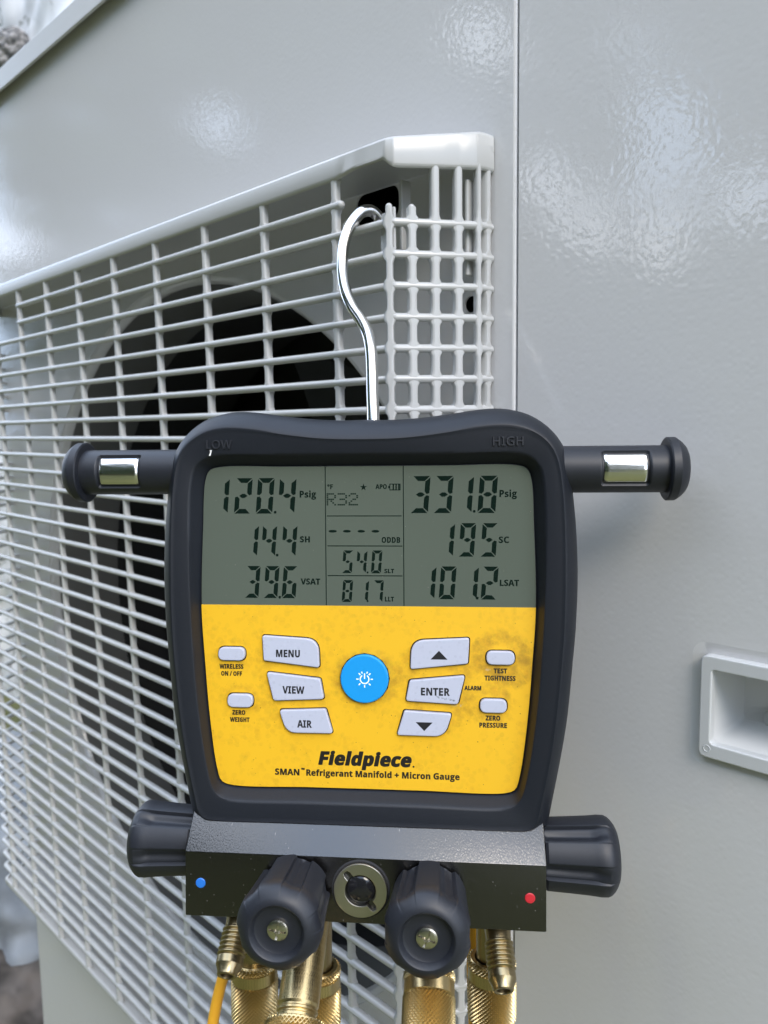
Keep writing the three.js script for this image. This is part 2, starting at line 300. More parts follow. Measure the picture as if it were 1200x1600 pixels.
const fine = (path, step = 0.03) => { const o = []; for (let i = 0; i < path.length; i++) { if (i) { const a = path[i - 1], b = path[i], n = Math.ceil(a.distanceTo(b) / step); for (let k = 1; k < n; k++) o.push(a.clone().lerp(b, k / n)); } o.push(path[i]); } return o; };
const full = fine(roundedPath(planPath(), 0.004));
{
  const yTop = Y0 + 0.0078, yBot = 0.2065, rise = (p) => p.x > 0 ? clamp((GZ - 0.0006 - p.y) / 0.0335) : 0;
  // skirt of the top edge, notched above the lifting opening at the right corner and at the left
  const lower = (p) => Y0 - 0.0022 + 0.0012 * rise(p) + (0.0016 * sstep(0.368, 0.381, p.x) * (1 - sstep(0.397, 0.404, p.x)) - 0.0022 * sstep(0.397, 0.404, p.x)) * (p.x > 0 ? 1 : 0);
  const skirt = sweep(fine(full, 0.004), (p) => { const lo = lower(p), yTop2 = yTop + 0.0045 * rise(p); const pts = [[-0.0026, lo + 0.0006], [-0.0018, lo], [-0.0008, lo], [-0.0002, lo + 0.0006], [0, lo + 0.0014], [-0.0003, yTop2 - 0.0012], [-0.0006, yTop2 - 0.0004], [-0.0013, yTop2], [-0.0026, yTop2 - 0.0001]]; return pts; }, true, 0.8);
  const roofShape = (inset) => { const s = new THREE.Shape(); const path = roundedPath(planPath(), 0.004); path.forEach((p, i) => { const z = Math.max(p.y - (p.y > 0.003 ? inset : 0), 0.0004); i ? s.lineTo(p.x, -z) : s.moveTo(p.x, -z); }); s.closePath(); return s; };
  const roof = new THREE.ExtrudeGeometry(roofShape(0.0022), { depth: 0.0022, bevelEnabled: false }).rotateX(-Math.PI / 2).scale(1, 1, 1).translate(0, yTop - 0.0026, 0);
  const foot = sweep(fine(full, 0.01), () => [[-0.0026, yBot - 0.0028], [-0.0008, yBot - 0.003], [-0.0001, yBot - 0.0022], [0, yBot], [-0.0006, yBot + 0.0014], [-0.0026, yBot + 0.0016]], true, 0.8);
  const foot2 = new THREE.ExtrudeGeometry(roofShape(0.0022), { depth: 0.0022, bevelEnabled: false }).rotateX(-Math.PI / 2).translate(0, yBot - 0.0028, 0);
  const grille = mesh('fan_grille', U(merge([skirt, roof, foot, foot2])), M.grille, unit, 'pale grey moulded grille of thin horizontal bars');
  const piece = (n, g) => mesh(n, U(g), M.grille, grille);
  const cut = (x0, x1) => [new THREE.Vector2(x0, GZ), new THREE.Vector2(x1, GZ)];
  const E = (k) => -0.0026 + k * RP;                    // rib positions on the front
  for (let k = 1; k <= 41; k++) {
    const y = Y0 - BP * k;
    if (k === 1) { piece('grille_bar', sweep(fine(cut(E(0) - 0.001, E(7) + 0.0042)), () => barSection(y))); piece('bar_stub', new THREE.SphereGeometry(0.0019, 12, 10).scale(1, 0.95, 1).translate(E(7) + 0.0042, y, GZ - 0.0017)); continue; }
    if (k === 2) { const p = full.filter((q) => q.x > E(0)); p.unshift(new THREE.Vector2(E(0) - 0.001, GZ)); piece('grille_bar', sweep(p, () => barSection(y))); continue; }
    piece('grille_bar', sweep(full, () => barSection(y)));
  }
  // ribs: a rounded strip that flares where it meets each bar
  const ribAt = (x, z, nx, nz, yA, yB, hw = 0.00145, flareTop = true, fl = 0.8, fo = 0.0006) => {
    const rows = [], tx = nz, tz = -nx, steps = Math.ceil((yA - yB) / BP * 12);
    for (let i = 0; i <= steps; i++) {
      const y = mix(yA, yB, i / steps), ph = Math.abs(((Y0 - y) / BP) - Math.round((Y0 - y) / BP)) * BP - 0.0019, f = (y > Y0 - BP * 1.6 && !flareTop) ? 0 : (1 - Math.sqrt(clamp(1 - (1 - clamp(ph / 0.0018)) ** 2))) * 0.0016 * fl, w = hw + f;
      rows.push([[w, -0.0042], [w, -fo - 0.0013], [w * 0.82, -fo - 0.0005], [w * 0.45, -fo - 0.0001], [0, -fo], [-w * 0.45, -fo - 0.0001], [-w * 0.82, -fo - 0.0005], [-w, -fo - 0.0013], [-w, -0.0042]].map(([a, o]) => [x + tx * a + nx * o, y, z + tz * a + nz * o]));
    }
    return loft(rows, { capA: true, capB: true, crease: 0.8 });
  };
  const yA = Y0 - 0.001, yB = yBot;
  piece('grille_rib', ribAt(E(-2), GZ, 0, 1, Y0 - BP * 3, yB));
  piece('grille_rib', ribAt(E(-1), GZ, 0, 1, Y0 - BP * 3, yB));
  for (let k = 0; k <= 7; k++) piece('grille_rib', ribAt(E(k), GZ, 0, 1, yA, yB));
  const cl = Math.hypot(CH.dx, CH.dz), nx = -CH.dz / cl, nz = CH.dx / cl;
  for (let k = 0; k <= 4; k++) {
    const t = k === 4 ? 0.97 : k / 4, x = XR + CH.dx * t, z = GZ + CH.dz * t, m = k === 0 ? [0.62, 0.785] : [nx, nz];
    const ox = k === 0 ? -0.0004 : 0;
    piece('grille_rib', ribAt(x + ox, z, m[0], m[1], k < 2 ? Y0 - BP * 2 + 0.0062 : yA, yB, k === 4 ? 0.0012 : k ? 0.00178 : 0.0014, false, k === 4 ? 0.5 : 0.75, k ? 0.0001 : 0.0005));
    if (k < 2) piece('rib_stub', new THREE.SphereGeometry(0.00145, 12, 8).translate(x + ox - m[0] * 0.0022, Y0 - BP * 2 + 0.0062, z - m[1] * 0.0022));
  }
  piece('grille_rib', ribAt(XR + CH.dx + 0.0004, 0.003, 1, 0.05, yA, yB, 0.0014, false, 0.8, 0.0002));
  // broken gusset left of the corner, next to the hook, and the edge strip inside the opening
  piece('gusset', extrude(roundShape([[0.3935, Y0 - BP * 2 + 0.001], [0.4015, Y0 - BP * 2 + 0.001], [0.4015, Y0 - BP * 2 + 0.0068], [0.3985, Y0 - BP * 2 + 0.0052], [0.3942, Y0 - BP * 2 + 0.0046]], 0.0008), 0.0012, 0.0003, GZ - 0.0045));
  piece('gusset', extrude(roundShape([[0.3698, Y0 - BP * 2], [0.3755, Y0 - BP * 2], [0.3765, Y0 - BP * 2 + 0.0062], [0.3738, Y0 - BP * 2 + 0.0072], [0.3698, Y0 - BP * 2 + 0.005]], 0.0008), 0.0012, 0.0003, GZ - 0.0045));
  piece('gusset', extrude(roundShape([[0.3935, Y0 - BP * 3 + 0.001], [0.4015, Y0 - BP * 3 + 0.001], [0.4015, Y0 - BP * 2 - 0.001], [0.3935, Y0 - BP * 2 - 0.001]], 0.0008), 0.0012, 0.0003, GZ - 0.0045));
  piece('inner_rib', new RoundedBoxGeometry(0.0016, 0.03, 0.006, 2, 0.0006).translate(0.3905, Y0 - 0.018, 0.02));
  piece('inner_rib', new RoundedBoxGeometry(0.002, 0.04, 0.008, 2, 0.0008).translate(0.4165, Y0 - 0.026, 0.006));
}

// ---------------------------------------------------------------- digital manifold gauge (millimetres in its own frame: x right, y up, z to the viewer)
const GO = [0.43828, 0.56858 + H, 0.09577];
const gauge = thing('manifold_gauge', 'digital refrigerant manifold gauge with yellow keypad hanging by its hook from the grille', 'gauge', GO);
gauge.quaternion.setFromRotationMatrix(new THREE.Matrix4().makeBasis(new THREE.Vector3(0.77409, -0.00263, -0.63307), new THREE.Vector3(-0.06634, 0.99415, -0.08524), new THREE.Vector3(0.62959, 0.10798, 0.76939)));
const half = (pts) => { const c = new THREE.CatmullRomCurve3([...pts, ...pts.slice(1, -1).reverse().map(([x, y]) => [-x, y])].map(([x, y]) => new THREE.Vector3(x, y, 0)), true, 'centripetal'); return c.getPoints(900).map((p) => [p.x, p.y]); };
const PO = half([[0, 75.3], [9, 75.2], [20, 75.8], [31, 77.1], [42, 78.6], [50, 78.6], [58, 76.6], [64, 73], [68.6, 68.2], [71.6, 62.5], [73.4, 52], [74.9, 38], [75.6, 20], [75, 2], [73.8, -12], [71.8, -32], [69.5, -46], [66.8, -60], [65.2, -68], [64.6, -70], [62.5, -70.6], [30, -70.6], [0, -70.6]]);
const PC = half([[0, 67.4], [15, 67.8], [29, 69.4], [40, 71.2], [50, 71.8], [56.5, 70.6], [61.5, 68], [65.2, 64.3], [67.5, 59.3], [69, 50], [69.7, 39], [70, 20], [69.6, 2], [68.4, -14], [66.4, -33], [64, -48], [61.5, -60], [60, -66], [58, -68.3], [54, -68.9], [30, -68.9], [0, -68.9]]);
const PB = half([[0, 62.3], [29, 62.3], [52, 62.3], [58, 60.9], [61.4, 57.5], [62.8, 52], [63.5, 30], [62.4, -3], [60.3, -28], [57.3, -48.5], [55, -57.5], [52.5, -60.6], [48, -61.8], [20, -61.8], [0, -61.8]]);
const PS = half([[0, 58.5], [30, 58.5], [53, 58.5], [57.4, 57.3], [59, 54], [60.1, 35], [60.7, 8.5], [59.4, -12.3], [57.5, -34], [54.9, -52], [53.3, -56.6], [49.8, -58], [20, -58.1], [0, -58.1]]);
const NR = 360, CY = 3;
function polar(poly) { // radius of a star-shaped outline for NR directions about (0, CY)
  const out = []; let j = 0; const A = poly.map(([x, y]) => [Math.atan2(y - CY, x), Math.hypot(x, y - CY)]).sort((a, b) => a[0] - b[0]);
  for (let i = 0; i < NR; i++) { const t = -Math.PI + (i + 0.5) / NR * 2 * Math.PI; while (j < A.length && A[j][0] < t) j++; const a = A[(j - 1 + A.length) % A.length], b = A[j % A.length]; let da = t - a[0], db = b[0] - a[0]; if (db <= 0) db += 2 * Math.PI; if (da < 0) da += 2 * Math.PI; out.push(mix(a[1], b[1], clamp(da / db))); }
  return out;
}
const RO = polar(PO), RC = polar(PC), RB = polar(PB), RS = polar(PS);
const ringOf = (f, z) => Array.from({ length: NR }, (_, i) => { const t = -Math.PI + (i + 0.5) / NR * 2 * Math.PI, r = f(i); return [r * Math.cos(t), CY + r * Math.sin(t), z]; });
{
  const L = (A, B, t) => (i) => mix(A[i], B[i], t);
  const rows = [ringOf((i) => RO[i] * 0.9, -36), ringOf((i) => RO[i] * 0.955, -35), ringOf((i) => RO[i] * 0.985, -31), ringOf((i) => RO[i] - 0.4, -21.5), ringOf((i) => RO[i] - 1.3, -21), ringOf((i) => RO[i] - 1.3, -20), ringOf((i) => RO[i] - 0.2, -19.4), ringOf((i) => RO[i], -18), ringOf((i) => RO[i], -9.5), ringOf(L(RO, RC, 0.06), -7.4), ringOf(L(RO, RC, 0.2), -5.2), ringOf(L(RO, RC, 0.45), -2.8), ringOf(L(RO, RC, 0.75), -0.9), ringOf(L(RO, RC, 0.93), 0.1), ringOf(L(RC, RB, 0.0), 0.25), ringOf(L(RC, RB, 0.08), 0.1), ringOf(L(RC, RB, 0.22), -0.1), ringOf(L(RC, RB, 0.9), -0.1), ringOf(RBf(0), -0.35), ringOf(L(RB, RS, 0.14), -0.95), ringOf(L(RB, RS, 0.3), -2), ringOf(L(RB, RS, 0.9), -5.3), ringOf((i) => RS[i], -5.9), ringOf((i) => RS[i] * 0.93, -6)];
  function RBf(o) { return (i) => RB[i] + o; }
  const g = loft(rows, { capA: true, capB: true, crease: 0.55 });
  const housing = mesh('housing', MM(g), M.housing, gauge);
  const font = await new FontLoader().loadAsync('fonts/droid/droid_sans_regular.typeface.json');
  const word = (txt, x, y) => { const t = new TextGeometry(txt, { font, size: 3.0, depth: 0.55, curveSegments: 4, bevelEnabled: true, bevelThickness: 0.1, bevelSize: 0.08, bevelSegments: 1 }); t.computeBoundingBox(); t.scale(1.12, 1, 1); t.translate(x, y, -0.2); return mesh('raised_lettering', MM(t), M.lettering, housing); };
  word('LOW', -57.2, 64.5); word('HIGH', 44.8, 64.7);
  // a scratch through the edge of the rubber below LOW
  mesh('scratch_mark', MM(extrude(roundShape([[-55.8, 62.0], [-55.2, 62.0], [-54.7, 64.0], [-55.5, 64.1], [-55.3, 63.4]], 0.1), 0.12, 0, -0.1)), std({ color: lin(0.75, 0.74, 0.72), roughness: 0.7 }), housing);
}
// --- display
const canvasTex = (w, h, draw, srgb = true) => { const c = document.createElement('canvas'); c.width = w; c.height = h; draw(c.getContext('2d'), w, h); const t = new THREE.CanvasTexture(c); if (srgb) t.colorSpace = THREE.SRGBColorSpace; t.magFilter = THREE.LinearFilter; return t; };
const polyPath = (R, inset, keep) => { const pts = []; for (let i = 0; i < NR; i++) { const t = -Math.PI + (i + 0.5) / NR * 2 * Math.PI, r = R[i] - inset; pts.push([r * Math.cos(t), CY + r * Math.sin(t)]); } const out = []; for (let i = 0; i < NR; i++) { const p = pts[i], q = pts[(i + 1) % NR], a = keep(p[1]), b = keep(q[1]); if (a <= 0) out.push(p); if ((a <= 0) !== (b <= 0)) { const s = a / (a - b); out.push([mix(p[0], q[0], s), mix(p[1], q[1], s)]); } } return out; };
const shapeOf = (pts) => { const s = new THREE.Shape(); pts.forEach((p, i) => i ? s.lineTo(...p) : s.moveTo(...p)); s.closePath(); return s; };
{
  const X0 = -62, X1 = 62, YA = 7, YB = 60, K = 16.5, W = Math.round((X1 - X0) * K), Hh = Math.round((YB - YA) * K);
  const tex = canvasTex(W, Hh, (c) => {
    c.fillStyle = '#575e54'; c.fillRect(0, 0, W, Hh);
    const X = (x) => (x - X0) * K, Y = (y) => (YB - y) * K;
    for (let k = 0; k < 260; k++) { c.fillStyle = `rgba(${190 + rnd() * 50 | 0},200,190,${0.1 + rnd() * 0.35})`; c.beginPath(); c.arc(rnd() * W, rnd() * Hh, 0.6 + rnd() * rnd() * 2, 0, 7); c.fill(); }
    const ink = '#101d18';
    const SEG = { 0: 'abcdef', 1: 'bc', 2: 'abged', 3: 'abgcd', 4: 'fgbc', 5: 'afgcd', 6: 'afgedc', 7: 'abc', 8: 'abcdefg', 9: 'abcdfg' };
    const digit = (ch, x, y, w, h, faint = 1) => { // lower left corner, width, height in mm; slanted seven-segment figure
      const t = h * 0.132, g = h * 0.016, sl = 0.075, P = (u, v) => [X(x + u + v * sl), Y(y + v)], m = h / 2;
      const seg = { a: [[g, h], [w - g, h], [w - t - g, h - t], [t + g, h - t]], d: [[g, 0], [w - g, 0], [w - t - g, t], [t + g, t]],
        b: [[w, h - g * 2], [w, m + g * 2.4], [w - t * 0.55, m + g], [w - t, m + t * 0.5 + g], [w - t, h - t - g]], c: [[w, g * 2], [w, m - g * 2.4], [w - t * 0.55, m - g], [w - t, m - t * 0.5 - g], [w - t, t + g]],
        f: [[0, h - g * 2], [0, m + g * 2.4], [t * 0.55, m + g], [t, m + t * 0.5 + g], [t, h - t - g]], e: [[0, g * 2], [0, m - g * 2.4], [t * 0.55, m - g], [t, m - t * 0.5 - g], [t, t + g]],
        g: [[t * 0.9, m], [t * 1.5, m + t * 0.45], [w - t * 1.5, m + t * 0.45], [w - t * 0.9, m], [w - t * 1.5, m - t * 0.45], [t * 1.5, m - t * 0.45]] };
      c.fillStyle = ink; for (const s of SEG[ch]) { c.beginPath(); seg[s].forEach(([u, v], i) => i ? c.lineTo(...P(u, v)) : c.moveTo(...P(u, v))); c.closePath(); c.fill(); }
    };
    const dot = (x, y, r = 0.5) => { c.fillStyle = ink; c.beginPath(); c.arc(X(x), Y(y), r * K, 0, 7); c.fill(); };
    const text = (s, x, y, hgt, width, wt = 'bold') => { c.fillStyle = ink; c.font = `${wt} ${hgt / 0.714 * K}px sans-serif`; c.textBaseline = 'alphabetic'; c.textAlign = 'left'; const m = c.measureText(s).width, k = width ? width * K / m : 1; c.save(); c.translate(X(x), Y(y)); c.scale(k, 1); c.fillText(s, 0, 0); c.lineWidth = 0.1 * K; c.strokeStyle = ink; c.strokeText(s, 0, 0); c.restore(); };
    const row = (list, y, w, h) => list.forEach(([ch, x]) => digit(ch, x, y, w, h));
    row([[1, -56.7], [2, -48.2], [0, -40.1], [4, -32.0]], 41.2, 6.1, 12.9);
    row([[1, -44.9], [4, -38.2], [4, -30.7]], 25.6, 5.2, 11.4);
    row([[3, -44.3], [9, -37.3], [6, -30.6]], 10.5, 5.1, 11.6);
    row([[3, 16.2], [3, 24.4], [1, 31.6], [8, 40.0]], 41.3, 6.3, 13.2);
    row([[1, 25.9], [9, 33.3], [5, 41.0]], 25.8, 5.4, 11.9);
    row([[1, 19.2], [0, 26.3], [1, 34.2], [2, 41.1]], 10.6, 5.5, 11.7);
    row([[5, -8.5], [4, -3.4], [0, 2.0]], 19.7, 3.6, 8.2); row([[8, -8.6], [1, -2.8], [7, 2.5]], 9.3, 3.6, 7.9);
    dot(-32.9, 41.7); dot(-32.2, 26.1); dot(-31.3, 10.8); dot(38.9, 41.9); dot(39.9, 11.1); dot(0.8, 20.0, 0.35); dot(0.8, 9.7, 0.35);
    text('Psig', -24.1, 47.0, 2.3, 6.3); text('SH', -23.9, 30.8, 2.1, 4); text('VSAT', -23.5, 15.5, 2.1, 7.1); text('Psig', 47.5, 47.0, 2.4, 6.4); text('SC', 47.4, 30.7, 2.2, 3.8); text('LSAT', 47.6, 15.5, 2.1, 7);
    text('°F', -13.8, 50.0, 1.7, 2.2); text('APO', 3.8, 50.0, 1.6, 4.1); text('ODDB', 5.8, 30.7, 2.0, 6.9); text('SLT', 6.8, 19.8, 1.5, 3.6); text('LLT', 6.9, 9.6, 1.6, 3.4);
    // star, battery
    c.fillStyle = ink; c.beginPath(); for (let k = 0; k < 10; k++) { const a = -Math.PI / 2 + k * Math.PI / 5, r = (k % 2 ? 0.5 : 1.35) * K; c.lineTo(X(-0.6) + Math.cos(a) * r, Y(50.6) + Math.sin(a) * r); } c.fill();
    c.lineWidth = 0.3 * K; c.strokeStyle = ink; c.strokeRect(X(8.9), Y(51.7), 3.7 * K, 2.1 * K); c.fillRect(X(8.3), Y(51.1), 0.6 * K, 0.9 * K); for (const x of [9.9, 10.9, 11.9]) c.fillRect(X(x), Y(51.6), 0.5 * K, 1.9 * K);
    // dot-matrix R32
    const DM = { R: ['11110', '10001', '10001', '11110', '10100', '10010', '10001'], 3: ['11110', '00001', '00001', '01110', '00001', '00001', '11110'], 2: ['01110', '10001', '00001', '00110', '01000', '10000', '11111'] };
    c.fillStyle = '#1a2620'; ['R', '3', '2'].forEach((ch, k) => DM[ch].forEach((l, r) => [...l].forEach((b, q) => { if (b === '1') c.fillRect(X(-14.0 + k * 4.0 + q * 0.7), Y(48.5 - r * 0.65), 0.62 * K, 0.5 * K); })));
    c.fillStyle = ink; for (const [a, b] of [[-13.3, -10.3], [-8.1, -5.2], [-2.8, -0.1], [2.3, 5.1]]) { c.beginPath(); c.ellipse(X((a + b) / 2), Y(34.8), (b - a) / 2 * K, 0.48 * K, 0, 0, 7); c.fill(); }
    c.lineWidth = 0.32 * K; const line = (x0, y0, x1, y1) => { c.beginPath(); c.moveTo(X(x0), Y(y0)); c.lineTo(X(x1), Y(y1)); c.stroke(); };
    line(-14.5, 58.6, -14.2, 8); line(13.7, 58.6, 13.9, 8); line(-13.9, 40.3, 13.1, 40.3); line(-13.7, 29.5, 13.4, 29.5); line(-13.7, 18.8, 13.4, 18.8);
  });
  const s = shapeOf(polyPath(RS, 0.3, (y) => 7.5 - y));
  const g = planarUV(extrude(s, 0.7, 0.12, -5.9, 4, 2), X0, YA, X1, YB);
  mesh('display', MM(g), std({ map: tex, roughness: 0.09, specularIntensity: 1 }), gauge, 'grey green liquid crystal screen with dark digits');
}
// --- yellow keypad plate with openings for the keys
const BTN = [];
{
  const menu = [[-37.5, -2.9], [-17.0, -4.1], [-16.6, -14.3], [-37.0, -12.0]], mr = [0.9, 5.2, 0.9, 0.9];
  const view = [[-36.0, -16.2], [-16.3, -18.3], [-14.9, -25.6], [-33.4, -26.5]], vr = [0.9, 1.2, 1, 1.3];
  const air = [[-31.3, -29.9], [-14.4, -29.1], [-11.7, -37.9], [-28.7, -38.0]], ar = [0.9, 0.9, 0.9, 5.2];
  const flip = (p) => p.map(([x, y]) => [-x - 0.4, y]);
  const pill = (x, y, w = 9.9, h = 4.8) => [[[x - w / 2, y - h / 2], [x + w / 2, y - h / 2], [x + w / 2, y + h / 2], [x - w / 2, y + h / 2]], h / 2 - 0.05];
  BTN.push(['key', menu, mr, 'grey rubber key printed MENU'], ['key', view, vr, 'grey rubber key printed VIEW'], ['key', air, ar, 'grey rubber key printed AIR'],
    ['key', flip(menu), mr, 'grey rubber key with an up arrow'], ['key', flip(view), vr, 'smudged grey rubber key printed ENTER'], ['key', flip(air), ar, 'grey rubber key with a down arrow'],
    ['small_key', ...pill(-48.9, -9.8)], ['small_key', ...pill(-45.8, -26.8, 9.4)], ['small_key', ...pill(48, -9.8)], ['small_key', ...pill(45.5, -26.8, 9.4)]);
  const X0 = -62, X1 = 62, YA = -60, YB = 9, K = 16.5, W = Math.round((X1 - X0) * K), Hh = Math.round((YB - YA) * K);
  const tex = canvasTex(W, Hh, (c) => {
    const X = (x) => (x - X0) * K, Y = (y) => (YB - y) * K;
    c.fillStyle = '#e3b01f'; c.fillRect(0, 0, W, Hh);
    // mottled grime: many small soft flecks, denser round the most used keys
    const fleck = (x, y, r, a, col = '120,84,20') => { c.fillStyle = `rgba(${col},${a})`; c.beginPath(); c.ellipse(x, y, r, r * (0.5 + rnd() * 0.5), rnd() * 3, 0, 7); c.fill(); };
    for (let k = 0; k < 5200; k++) { const x = rnd() * W, y = rnd() * Hh, n = fbm(x / 170, y / 170, 2, 3); if (n > -0.18 + rnd() * 0.35) fleck(x, y, 4 + rnd() * 18, 0.014 + rnd() * 0.034); }
    for (const [x, y, r, n] of [[48, -9, 11, 900], [52, -14, 8, 520], [25, -15, 14, 760], [26, -27.5, 12, 640], [0, -18, 12.5, 1100], [-25, -27, 13, 330], [-28, -15, 13, 330], [44, -26, 9, 340], [-49, -10, 8, 160], [-46, -27, 8, 160]])
      for (let k = 0; k < n; k++) { const a = rnd() * 6.28, q = r * (0.35 + 0.75 * Math.sqrt(rnd()) * (0.6 + 0.4 * rnd())); fleck(X(x + Math.cos(a) * q), Y(y + Math.sin(a) * q * 0.8), 5 + rnd() * 20, 0.012 + rnd() * 0.03, '105,74,24'); }
    for (let k = 0; k < 420; k++) { fleck(rnd() * W, rnd() * Hh, 0.8 + rnd() * rnd() * 3.2, 0.25 + rnd() * 0.45, '62,44,16'); }
    for (let k = 0; k < 16; k++) fleck(X(30 + rnd() * 5), Y(-27.5 + rnd() * 1.2), 3 + rnd() * 5, 0.35, '190,170,150');
    for (let k = 0; k < 7; k++) fleck(X(43 + rnd() * 1.5), Y(-14.8 + rnd()), 3 + rnd() * 4, 0.4, '200,180,170');
    const text = (s, x, y, cap, width, font = 'bold') => { c.fillStyle = '#191510'; c.font = `${font} ${cap / 0.714 * K}px sans-serif`; c.textAlign = 'center'; c.textBaseline = 'alphabetic'; const m = c.measureText(s).width, k = width ? width * K / m : 1; c.save(); c.translate(X(x), Y(y - cap / 2)); c.scale(k, 1); c.fillText(s, 0, 0); c.lineWidth = 0.14 * K; c.strokeStyle = '#191510'; c.strokeText(s, 0, 0); c.restore(); };
    text('WIRELESS', -49.2, -14.6, 1.55, 8.9); text('ON / OFF', -49.2, -17.2, 1.55, 7.9); text('ZERO', -46.5, -31.4, 1.55, 4.9); text('WEIGHT', -46.2, -34.0, 1.55, 7.2);
    text('TEST', 48, -14.6, 1.6, 4.7); text('TIGHTNESS', 47.9, -17.2, 1.6, 10.9); text('ZERO', 45.4, -31.4, 1.6, 5.2); text('PRESSURE', 45.4, -33.9, 1.6, 9.9); text('ALARM', 38.4, -20.8, 1.5, 6);
    // maker's name, slanted heavy letters
    c.save(); c.fillStyle = '#16130f'; c.strokeStyle = '#16130f'; c.font = `bold ${4.5 / 0.714 * K}px sans-serif`; c.textAlign = 'left'; c.textBaseline = 'alphabetic'; c.lineJoin = 'round';
    const wordW = c.measureText('Fieldpiece').width; c.transform(33.8 * K / wordW, 0, -0.2, 1, X(-17.6), Y(-49.4)); c.lineWidth = 0.5 * K; c.fillText('Fieldpiece', 0, 0); c.strokeText('Fieldpiece', 0, 0); c.restore();
    c.beginPath(); c.arc(X(17.2), Y(-49.4), 0.35 * K, 0, 7); c.fillStyle = '#16130f'; c.fill();
    const sub = 'Refrigerant Manifold + Micron Gauge'; text('SMAN', -28.6, -52.6, 2.15, 9.3); text('™', -22.9, -51.6, 1.2, 1.3); text(sub, 5.9, -52.6, 2.15, 55.6);
  });
  const plate = shapeOf(polyPath(RS, 0.3, (y) => y - 7.95));
  for (const [, pts, r] of BTN) { const cxy = pts.reduce((a, p) => [a[0] + p[0] / 4, a[1] + p[1] / 4], [0, 0]); const big = pts.map(([x, y]) => { const dx = x - cxy[0], dy = y - cxy[1]; return [x + Math.sign(dx) * 0.42, y + Math.sign(dy) * 0.42]; }); plate.holes.push(new THREE.Path(roundShape(big, Array.isArray(r) ? r.map((q) => q + 0.35) : r + 0.4).getPoints(10))); }
  const pw = new THREE.Path(); pw.absarc(-0.25, -18, 9.05, 0, Math.PI * 2, true); plate.holes.push(pw);
  mesh('keypad_plate', MM(planarUV(extrude(plate, 1.0, 0.0, -5.95, 8), X0, YA, X1, YB)), std({ map: tex, roughness: 0.48, normalMap: null }), gauge, 'grimy yellow keypad plate with black print');
  // keys
  const KX0 = -60, KX1 = 60, KYA = -42, KYB = 2, KK = 16, KW = (KX1 - KX0) * KK, KH = (KYB - KYA) * KK;
  const keyTex = canvasTex(KW, KH, (c) => {
    const X = (x) => (x - KX0) * KK, Y = (y) => (KYB - y) * KK;
    c.fillStyle = '#b4b7c6'; c.fillRect(0, 0, KW, KH);
    for (let k = 0; k < 2600; k++) { c.fillStyle = `rgba(${rnd() < 0.5 ? '90,95,110' : '200,205,220'},${0.02 + rnd() * 0.05})`; c.beginPath(); c.arc(rnd() * KW, rnd() * KH, 1 + rnd() * 8, 0, 7); c.fill(); }
    for (let k = 0; k < 30; k++) { c.fillStyle = `rgba(50,60,60,${0.15 + rnd() * 0.3})`; const t = rnd(); c.beginPath(); c.ellipse(X(25 + t * 8 + rnd()), Y(-23.6 - t * 1.4 - rnd() * 0.6), 1 + rnd() * 6, 1 + rnd() * 2, 0.2, 0, 7); c.fill(); }
    const text = (s, x, y, cap, w) => { c.fillStyle = '#15151a'; c.font = `bold ${cap / 0.714 * KK}px sans-serif`; c.textAlign = 'center'; c.textBaseline = 'alphabetic'; const m = c.measureText(s).width; c.save(); c.translate(X(x), Y(y - cap / 2)); c.scale(w * KK / m, 1); c.fillText(s, 0, 0); c.lineWidth = 0.12 * KK; c.strokeStyle = '#15151a'; c.strokeText(s, 0, 0); c.restore(); };
    text('MENU', -28.0, -9.3, 2.55, 9.2); text('VIEW', -26.0, -22.4, 2.55, 7.9); text('AIR', -22.0, -34.6, 2.55, 5.2); text('ENTER', 24.9, -22.1, 2.6, 10.4);
    const tri = (x, y, up) => { c.fillStyle = '#15151a'; c.beginPath(); c.moveTo(X(x - 3), Y(y - up * 1.5)); c.lineTo(X(x + 3), Y(y - up * 1.5)); c.lineTo(X(x), Y(y + up * 1.6)); c.fill(); };
    tri(26.4, -9.1, 1); tri(21.1, -34.5, -1);
  });
  const keyM = std({ map: keyTex, roughness: 0.5 });
  BTN.forEach(([name, pts, r, label], i) => mesh(name, MM(planarUV(extrude(roundShape(pts, r), 2.4, 0.42, -6.0, 8, 3), KX0, KYA, KX1, KYB)), keyM, gauge, label || ['small blank key above WIRELESS ON / OFF', 'small blank key above ZERO WEIGHT', 'small blank key above TEST TIGHTNESS', 'small blank key above ZERO PRESSURE'][i - 6]));
  const pTex = canvasTex(512, 512, (c) => {
    c.fillStyle = '#0690d6'; c.fillRect(0, 0, 512, 512); for (let k = 0; k < 120; k++) { c.fillStyle = `rgba(225,240,255,${0.04 + rnd() * 0.12})`; c.beginPath(); c.arc(rnd() * 512, rnd() * 512, 0.6 + rnd() * 1.6, 0, 7); c.fill(); }
    const k = 512 / 18, cx = 256 + 0.1 * k, cy = 256; c.strokeStyle = '#f4fbff'; c.lineCap = 'butt'; c.lineWidth = 0.42 * k;
    c.beginPath(); c.arc(cx, cy, 1.55 * k, -Math.PI / 2 + 0.6, Math.PI * 1.5 - 0.6); c.stroke(); c.beginPath(); c.moveTo(cx, cy - 2.1 * k); c.lineTo(cx, cy - 0.1 * k); c.stroke();
    for (let j = 0; j < 8; j++) { if (j === 6) continue; const a = j * Math.PI / 4; c.beginPath(); c.moveTo(cx + Math.cos(a) * 2.15 * k, cy + Math.sin(a) * 2.15 * k); c.lineTo(cx + Math.cos(a) * 3 * k, cy + Math.sin(a) * 3 * k); c.stroke(); }
